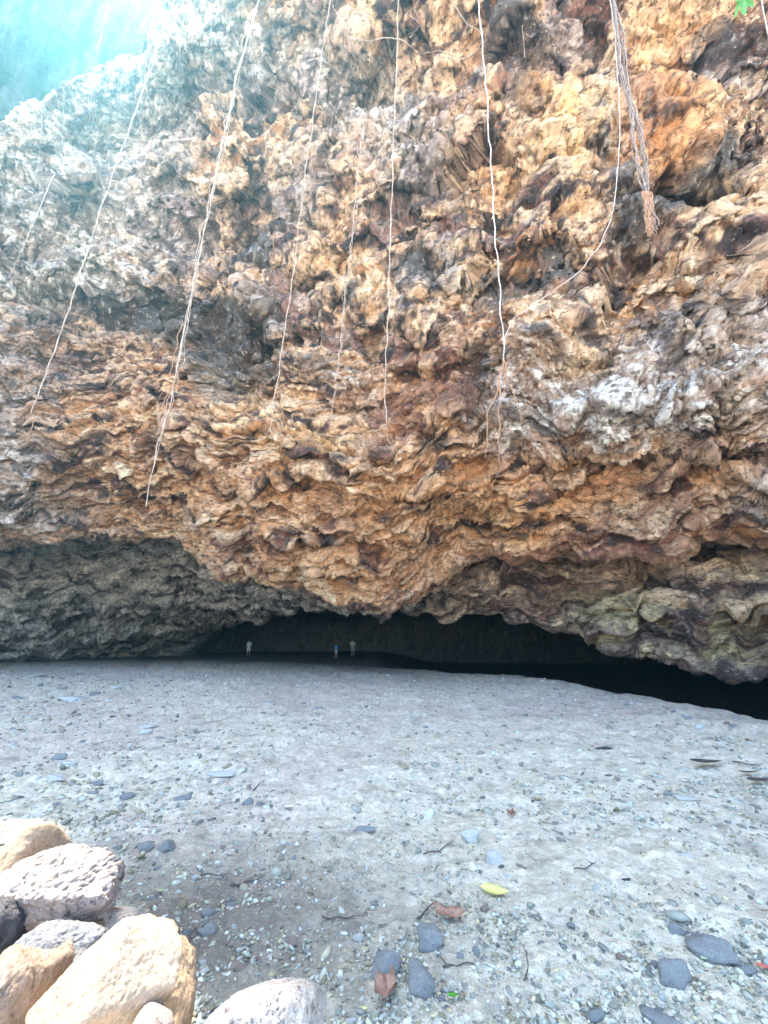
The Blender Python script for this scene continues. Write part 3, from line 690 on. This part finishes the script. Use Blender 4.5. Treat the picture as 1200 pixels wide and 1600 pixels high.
# the thick frayed bundle
bs = []
for s in range(9):
    p = path3([(955,-90),(957,0),(967,45),(975,120),(990,180),(999,240),(1008,290),(1014,330),(1020,366-s*2)], 5.6, 70, .03, s*5)
    ph = s*.7; t = np.linspace(0,1,70)
    p[:,0] += (.05+.05*t)*np.cos(ph*3+t*9+s); p[:,1] += .05*np.sin(ph+t*8)
    bs.append((p.tolist(), np.linspace(.017, .009, 70)))
bund = tube('hanging_root_bundle', None, None, M_bund, 5, strands=bs)
tag(bund, 'thick grey bundle of matted roots hanging at upper right with frayed orange tips', 'root bundle')
for s in range(11):
    x0 = 1003+random.uniform(0,14); kn = [(x0, 300), (x0+3+random.uniform(-4,4), 325), (x0+4+random.uniform(-5,5), 345), (x0+5+random.uniform(-6,6), 352+random.uniform(0,18))]
    tube('frayed_tip', path3(kn, 5.55, 16, .03, s).tolist(), np.linspace(.016,.008,16), M_root, 5, parent=bund)
# roots creeping over the rock near the top
def creeper(kn, r, label, n=70, name='creeping_root'):
    k = resamp(kn, n); pts = []
    for q, (a, b) in enumerate(k):
        b2 = b + 3*math.sin(q*.9+a) ; h = on_cliff(a, b2, .22)
        if h and h.length < 45: pts.append(h)
    if len(pts) < 8: return None
    for _ in range(3): pts = [pts[0]]+[(pts[i-1]+pts[i]*2+pts[i+1])/4 for i in range(1,len(pts)-1)]+[pts[-1]]
    o = tube(name, pts, np.linspace(r*1.0, r*.6, len(pts)), M_vine2, 6); tag(o, label, 'root', 'roots creeping over the rock face'); return o
creeper([(545,60),(575,66),(600,58),(630,62),(655,85),(690,78),(710,95),(735,88),(752,70),(755,45)], .022, 'long winding pale root creeping across the rock at the top')
creeper([(706,0),(718,20),(730,38),(750,48)], .02, 'short crooked root joining the thick vine at the very top')
creeper([(480,95),(500,90),(520,105),(530,120)], .02, 'small hooked root on the dark rock at top centre left')
creeper([(520,10),(535,35),(555,60),(580,65)], .018, 'root slanting down the rock at top centre')
creeper([(605,60),(612,90),(618,70)], .014, 'tiny root tip below the long winding root')
creeper([(640,60),(655,40),(640,20),(655,0)], .014, 'wavy thin root climbing out of frame near the middle')
creeper([(787,180),(795,165),(800,180)], .014, 'tiny bent root on the brown rock right of the thick vine')
creeper([(820,90),(818,60),(816,45)], .012, 'short upright root on the rock at upper right of centre')
creeper([(535,190),(570,188),(600,186),(640,190)], .014, 'straight level root lying across the rock above centre')
creeper([(180,215),(210,218),(250,222),(300,217)], .03, 'dark level branch along the top of the rounded grey block')
creeper([(265,0),(275,40),(285,110),(296,160)], .02, 'pale root running down the white streaked rock at top left')
creeper([(240,60),(225,110),(232,150),(250,200)], .02, 'root curving down in the top left recess')
creeper([(150,90),(140,130),(150,170),(140,220)], .02, 'thin root in the hazy recess, left one')
creeper([(330,20),(330,60),(335,110)], .016, 'thin root just left of the triple stranded vine top')

for i in range(16):
    xx = 70 + i*16 + random.uniform(-8, 8); y0 = 150 - i*7 + random.uniform(-25, 25); L_ = random.uniform(50, 130)
    creeper([(xx, y0), (xx-random.uniform(-4,8), y0+L_*.5), (xx-random.uniform(-6,14), y0+L_)], .012, 'thin pale root hanging in the hazy recess at the top left', 30)
# ------------------------------------------------------------------ twigs, leaves
M_twig = plain_mat('dead_twig_bark', (.10,.08,.07), .85, .4, 30); M_twp = plain_mat('pale_twig_bark', (.42,.37,.32), .85, .3, 30)
def twig(kn, r, label, mat=None, branch=None):
    k = resamp(kn, 18); pts = []
    for a, b in k:
        g_ = on_ground(a, b); g_.z += r*1.4+.012*abs(math.sin(a*.11)); pts.append(g_)
    S = [(pts, np.linspace(r, r*.5, 18))]
    if branch:
        kb = resamp(branch, 8); S.append(([on_ground(a,b)+Vector((0,0,r+.01)) for a,b in kb], np.linspace(r*.6, r*.3, 8)))
    o = tube('twig', None, None, mat or M_twig, 6, strands=S); tag(o, label, 'twig', 'twigs dropped on the floor'); return o
twig([(360,1389),(385,1384),(413,1374)], .008, 'dark slanting twig in the grit right of the boulders')
twig([(313,1369),(335,1371),(362,1370)], .005, 'thin level twig above the slanting one')
twig([(662,1338),(685,1333),(708,1319)], .006, 'curved dark twig in the middle of the floor')
twig([(503,1438),(530,1439),(562,1436)], .005, 'thin dark twig at the top of the dark gravel')
twig([(-20,1326),(10,1325),(28,1324)], .014, 'dark stick poking in from the left edge above the boulders')
twig([(652,1440),(668,1425),(684,1410)], .006, 'straight twig pointing up to the brown leaf')
twig([(286,1498),(292,1475),(306,1456)], .008, 'bent black twig in the brown soil')
twig([(897,1362),(915,1360),(932,1352)], .005, 'small brown twig on the pale sand right of centre')
twig([(862,1298),(875,1306),(892,1316)], .004, 'thin twig above the small brown one')
twig([(592,1490),(606,1506),(622,1524)], .006, 'short twig lying across the dark slab stone')
twig([(692,1517),(715,1513),(742,1510)], .005, 'twig with a side shoot right of the pointed slate', branch=[(700,1515),(690,1502),(682,1495)])
twig([(300,1134),(335,1130),(365,1121)], .014, 'long pale twig in the far left of the floor', M_twp)
twig([(486,1213),(500,1212),(518,1213)], .006, 'level twig in the middle distance', M_twp)
twig([(395,1238),(403,1229),(413,1222)], .007, 'short dark twig beside the upright blue stone')
twig([(1145,1192),(1165,1196),(1190,1200)], .010, 'dark twig at the right edge, far back')
twig([(820,1538),(826,1515),(822,1490)], .004, 'upright thin twig in the gravel right of centre')
twig([(244,1224),(262,1218),(280,1212)], .007, 'faint twig in the left middle of the floor', M_twp)

def leaf_mesh(name, L, W, curl=.2, fold=.3, n=14, seed=0, thick=.0012, wav=.0):
    rs_ = random.Random(seed); V, Fc = [], []
    for side in (0, 1):
        for i in range(n+1):
            t = i/n; w = W*.5*(math.sin(math.pi*min(1,t**.8))**.8 if 0 < t < 1 else 0.02)
            for j in (-1, -.5, 0, .5, 1):
                zz_ = fold*abs(j)*w + curl*L*(t-.5)**2*1.6 + wav*L*math.sin(t*9+j*2+seed)*abs(j)
                V.append(((t-.5)*L, j*w, zz_ - side*thick))
    m = (n+1)*5
    for side in (0, 1):
        for i in range(n):
            for j in range(4):
                a = side*m+i*5+j; q = (a, a+1, a+6, a+5); Fc.append(q if side else q[::-1])
    for i in range(n):
        for j in (0, 4):
            a = i*5+j; Fc.append((a, a+5, a+5+m, a+m))
    return mesh_np(name, np.array(V), np.array(Fc))
M_yel = plain_mat('yellow_leaf', (.82,.80,.30), .5, .15, 30, .3); M_bl = plain_mat('brown_leaf', (.30,.17,.12), .6, .4, 40); M_dl = plain_mat('dark_leaf', (.07,.055,.05), .7, .4, 30)
M_gl = plain_mat('green_leaf', (.13,.42,.07), .45, .2, 20, .3); M_wl = plain_mat('bleached_leaf', (.65,.62,.58), .6, .2, 30); M_rl = plain_mat('red_leaf', (.60,.16,.12), .6, .2, 30)
def leaf(px, py, wpx, asp, roll, mat, label, stem=True, tilt=(0,0), **kw):
    p = on_ground(px, py); L = wpx/ppm(p); e = bpy.data.objects.new('fallen_leaf', None); C.objects.link(e)
    b = link('leaf_blade', leaf_mesh('leaf_blade', L, L*asp, seed=int(px), **kw), mat, e)
    if stem: tube('leaf_stem', [(-L*.5,0,.4*.2*L+.0),(-L*.62,.01*L,.1*L),(-L*.75,.05*L,.1*L)], .0022, mat, 5, parent=e)
    e.location = p + Vector((0,0,.012+.1*L)); e.rotation_euler = (tilt[0], tilt[1], math.radians(roll))
    tag(e, label, 'leaf', 'fallen leaves on the floor')
leaf(774,1401,44,.42,-20,M_yel,'bright yellow leaf lying on the pale grit',tilt=(.25,0))
leaf(703,1438,52,.42,-15,M_bl,'curled brown leaf beside the split stone',curl=.5,wav=.05,tilt=(.2,0))
leaf(604,1562,58,.62,75,M_bl,'crumpled dark brown leaf below the slab stones',curl=.5,fold=.7,wav=.12)
leaf(708,1563,18,.5,0,M_gl,'tiny bright green leaf at the bottom of the picture',stem=False)
leaf(799,1277,16,.8,60,M_bl,'small crumpled brown leaf in the middle distance',curl=.9,fold=.8,wav=.1)
leaf(1105,1199,48,.4,-4,M_dl,'long dark leaf lying flat on the right of the floor',stem=False)
leaf(1188,1226,36,.45,-4,M_dl,'dark leaf at the right edge nearest the viewer',stem=False)
leaf(1170,1212,28,.3,-6,M_dl,'thin dark leaf near the right edge',stem=False)
leaf(1111,1155,22,.4,-5,M_wl,'bleached leaf scrap far out on the right',stem=False)
leaf(1183,1194,10,.5,0,M_wl,'tiny white scrap of leaf by the right edge',stem=False)
leaf(451,1265,15,.8,20,M_wl,'small whitish leaf left of centre',stem=False)
leaf(1194,1517,18,.5,-30,M_rl,'red leaf scrap on the right edge of the gravel',stem=False)
leaf(1102,1503,12,.6,10,plain_mat('lime_leaf',(.62,.7,.4),.6,.2,20),'tiny pale green leaf beside the broad flat slab',stem=False)
leaf(250,1396,11,.7,10,plain_mat('olive_leaf',(.38,.42,.24),.6,.2,20),'small pale green leaf right of the pitted boulder',stem=False)
leaf(570,1582,9,.7,0,plain_mat('straw_leaf',(.7,.62,.25),.6,.2,20),'tiny straw coloured leaf bit at the bottom',stem=False)

# leafy branch reaching in at the top right, close to the viewer
br = bpy.data.objects.new('leafy_branch', None); C.objects.link(br)
b0 = Vector(at(1150,-60,1.55).tolist()); br.location = b0
tag(br, 'green leafy twig dipping in at the top right corner', 'branch')
def loc(px, py, Y=1.55): return Vector(at(px, py, Y).tolist()) - b0
tube('stem', [loc(1190,-160), loc(1170,-80), loc(1160,-30), loc(1158,-6)], [.006,.005,.004,.003], M_twig, 6, parent=br)
tube('side_shoot', [loc(1160,-120), loc(1185,-30), loc(1193,20), loc(1204,70)], [.006,.006,.005,.005], M_twp, 6, parent=br)
for (xa,ya,xb,yb,w) in ((1157,-8,1146,38,.02),(1160,-4,1164,30,.034),(1160,-6,1180,12,.034),(1157,-8,1148,8,.03),(1165,-30,1186,-10,.03),(1155,-30,1135,-18,.03)):
    A, B = loc(xa,ya), loc(xb,yb,1.52); L = (B-A).length
    lf = link('leaf', leaf_mesh('leaf', L, w*1.0, curl=.15, fold=.2, seed=xa+ya), M_gl, br)
    X_ = (B-A).normalized(); Zn = (-(b0+A-CAM)).normalized(); Y_ = Zn.cross(X_).normalized(); Zn = X_.cross(Y_)
    lf.matrix_local = Matrix.Translation((A+B)/2) @ Matrix((X_, Y_, Zn)).transposed().to_4x4()

# ------------------------------------------------------------------ people deep in the cave
M_skin = plain_mat('skin', (.45,.30,.22), .6, .1); M_hair = plain_mat('dark_hair', (.05,.035,.03), .6, .2)
def cloth(n, c): return plain_mat(n, c, .85, .15, 9)
def person(px, py, hgt, rotz, top, bottom, label, Y=None, hat=None, arm=0.0):
    r, yy, z_ = [float(a) for a in ray(px, py)]
    p = on_ground(px, py) if Y is None else Vector((r/yy*Y, Y, 0)); 
    p.z = float(gh([p.x],[p.y])[0])
    s = hgt/1.75
    root = bpy.data.objects.new('person', None); C.objects.link(root); root.location = p; root.rotation_euler.z = rotz
    tag(root, label, 'person', 'people standing deep in the cave')
    J = {'pel':(0,0,.95,.13),'bel':(0,0,1.1,.12),'che':(0,-.01,1.3,.145),'nek':(0,.0,1.47,.058),'hed':(0,-.02,1.60,.085),'cro':(0,-.01,1.70,.075)}
    E = [('pel','bel'),('bel','che'),('che','nek'),('nek','hed'),('hed','cro')]
    for sd, q in ((1,'l'),(-1,'r')):
        J.update({'sh'+q:(sd*.17,0,1.40,.06),'el'+q:(sd*(.24+arm*.1),.02,1.13,.042),'wr'+q:(sd*(.25+arm*.25),-.06-arm*.1,.90+arm*.15,.028),'ha'+q:(sd*(.25+arm*.3),-.09-arm*.12,.80+arm*.15,.03),
                  'hp'+q:(sd*.09,0,.86,.095),'kn'+q:(sd*.11,-.02,.48,.06),'an'+q:(sd*.12,.02,.09,.042),'fo'+q:(sd*.13,-.12,.04,.04)})
        E += [('che','sh'+q),('sh'+q,'el'+q),('el'+q,'wr'+q),('wr'+q,'ha'+q),('pel','hp'+q),('hp'+q,'kn'+q),('kn'+q,'an'+q),('an'+q,'fo'+q)]
    ks = list(J); me = bpy.data.meshes.new('body'); me.from_pydata([tuple(c*s for c in J[k][:3]) for k in ks], [(ks.index(a), ks.index(b)) for a, b in E], [])
    ob = bpy.data.objects.new('tmp', me); C.objects.link(ob)
    sk = ob.modifiers.new('s', 'SKIN'); 
    for i, k in enumerate(ks): me.skin_vertices[0].data[i].radius = (J[k][3]*s, J[k][3]*s*(.75 if k in ('pel','bel','che') else 1)); me.skin_vertices[0].data[i].use_root = (k == 'pel')
    sb = ob.modifiers.new('b', 'SUBSURF'); sb.levels = 2
    dg = bpy.context.evaluated_depsgraph_get(); bme = bpy.data.meshes.new_from_object(ob.evaluated_get(dg)); bpy.data.objects.remove(ob)
    body = link('body', bme, M_skin, root)
    for p_ in bme.polygons: p_.use_smooth = True
    co = [v.co.copy() for v in bme.vertices]; nr = [v.normal.copy() for v in bme.vertices]
    def shell(name, cond, off_, mat):
        fs = [f.vertices[:] for f in bme.polygons if cond(f.center/s)]
        ids = sorted({i for f in fs for i in f}); mp = {i: k for k, i in enumerate(ids)}
        m2 = bpy.data.meshes.new(name); m2.from_pydata([co[i]+nr[i]*off_*s for i in ids], [], [[mp[i] for i in f] for f in fs])
        for p_ in m2.polygons: p_.use_smooth = True
        link(name, m2, mat, root)
    shell('shirt', lambda c: 1.0 < c.z < 1.5 and not (abs(c.x) > .2 and c.z < 1.15), .018, top)
    shell('shorts', lambda c: .55 < c.z <= 1.03 and abs(c.x) < .21, .022, bottom)
    shell('hair', lambda c: c.z > 1.62 or (c.z > 1.52 and c.y > .03 and abs(c.x) < .1), .016, hat or M_hair)
    return root
person(388,1021,1.72,.2,cloth('pale_grey_cloth',(.82,.82,.78)),cloth('light_cloth',(.8,.8,.76)),'person in pale clothes standing alone at the left of the three',Y=44)
person(525,1028,1.30,-.4,cloth('blue_cloth',(.10,.42,.85)),cloth('white_cloth',(.55,.58,.58)),'small person in a bright blue top, arms held out',Y=40,arm=.8)
person(551,1021,1.66,.3,cloth('cream_cloth',(.82,.8,.7)),cloth('khaki_cloth',(.5,.5,.42)),'person in a pale top right of the small one in blue',Y=44,hat=cloth('pale_cap',(.6,.6,.58)))

# ------------------------------------------------------------------ far wooded wall beyond the rim, and the air
nu, nv = 260, 220
au = np.linspace(-1.65, -.45, nu)[:, None] + np.zeros(nv)[None]; hv = np.linspace(-3, 1, nv)[None]*1.0 + 0*au
hb_ = -2 + 30*sstep(-1.35, -1.15, au); hgt = hb_ + (112-hb_)*np.linspace(0, 1, nv)[None]
rr_ = 45 - .03*hgt + 2*fbm(au*5, hgt*.02, au*0+3, 4) + 2.2*ridged(au*22, hgt*.03, au*0+9, 3) + .9*fbm(au*60, hgt*.25, au*0, 4)
topf = 85 + 1*fbm(au[:, :1]*3, au[:, :1]*0, au[:, :1]*0+5, 4)
hz_ = hb_ + (hgt-hb_)*((topf-hb_)/(112-hb_))
fw_P = np.stack([np.sin(au)*rr_, np.cos(au)*rr_, hz_], -1)
fcol = np.zeros((nu, nv, 3), np.float32) + rgb(.10,.13,.07); q_ = fbm(au*30, hz_*.12, au*0+2, 4)
fcol = mixc(fcol, rgb(.22,.20,.17), .8*sstep(.05,.3,q_)); fcol = mixc(fcol, rgb(.04,.07,.03), .8*sstep(.05,.3,-q_))
far = link('hillside', mesh_np('hillside', fw_P, grid_faces(nu, nv), True, fcol), rock_mat('hillside_growth', attr='col', bump=((.6,.6),(3,.2)), var=.5, rough=.9, vscale=.15))
tag(far, 'far steep wooded hillside fading into bright blue air at the top left', 'hillside', kind='structure')
def hazebox():
    bm = bmesh.new(); bmesh.ops.create_cube(bm, size=1, matrix=Matrix.Translation((0, 15, 58.5)) @ Matrix.Diagonal((170, 130, 127, 1)))
    me = bpy.data.meshes.new('haze'); bm.to_mesh(me); bm.free()
    m = bpy.data.materials.new('haze_air'); m.use_nodes = True; t = m.node_tree; t.nodes.remove(t.nodes['Principled BSDF'])
    v = t.nodes.new('ShaderNodeVolumePrincipled'); v.inputs['Color'].default_value = (.24,.72,1,1); v.inputs['Density'].default_value = HAZE; v.inputs['Anisotropy'].default_value = .62
    t.links.new(v.outputs[0], t.nodes['Material Output'].inputs['Volume'])
    o = link('haze', me, m); tag(o, 'thin blue air between the viewer and the far rock', 'haze', kind='stuff')
HAZE = .0025
if HAZE: hazebox()
# ------------------------------------------------------------------ light, sky, camera
SX, SY, SZ = [float(a) for a in ray(250, -180)]
sd_ = Vector((SX, SY, SZ)).normalized(); elev = math.asin(sd_.z); azim = math.atan2(sd_.x, sd_.y)
sun = bpy.data.objects.new('sun', bpy.data.lights.new('sun', 'SUN')); C.objects.link(sun)
sun.data.energy = 3.2; sun.data.angle = math.radians(.5); sun.data.color = (1, .90, .76)
sun.rotation_euler = (-sd_).to_track_quat('-Z', 'Y').to_euler()
W = bpy.data.worlds.new('World'); bpy.context.scene.world = W; W.use_nodes = True; nt = W.node_tree
sky = N(nt, 'ShaderNodeTexSky', sky_type='NISHITA', sun_disc=False, sun_elevation=elev, sun_rotation=azim, altitude=10, air_density=.9, dust_density=2.0, ozone_density=1.0)
bg = nt.nodes['Background']; bg.inputs['Strength'].default_value = .15
nt.links.new(sky.outputs[0], bg.inputs['Color'])

cam = bpy.data.objects.new('camera', bpy.data.cameras.new('camera')); C.objects.link(cam)
cam.data.sensor_fit = 'VERTICAL'; cam.data.sensor_height = 36; cam.data.lens = F/1600*36
cam.data.clip_end = 2000; cam.data.clip_start = .02
cam.location = CAM; cam.rotation_euler = (math.radians(90)+PITCH, 0, 0)
sc = bpy.context.scene; sc.camera = cam
sc.view_settings.view_transform = 'Standard'; sc.view_settings.look = 'None'; sc.view_settings.gamma = 1; sc.view_settings.exposure = 2.98
sc.cycles.use_denoising = True; sc.cycles.max_bounces = 8; sc.cycles.diffuse_bounces = 5
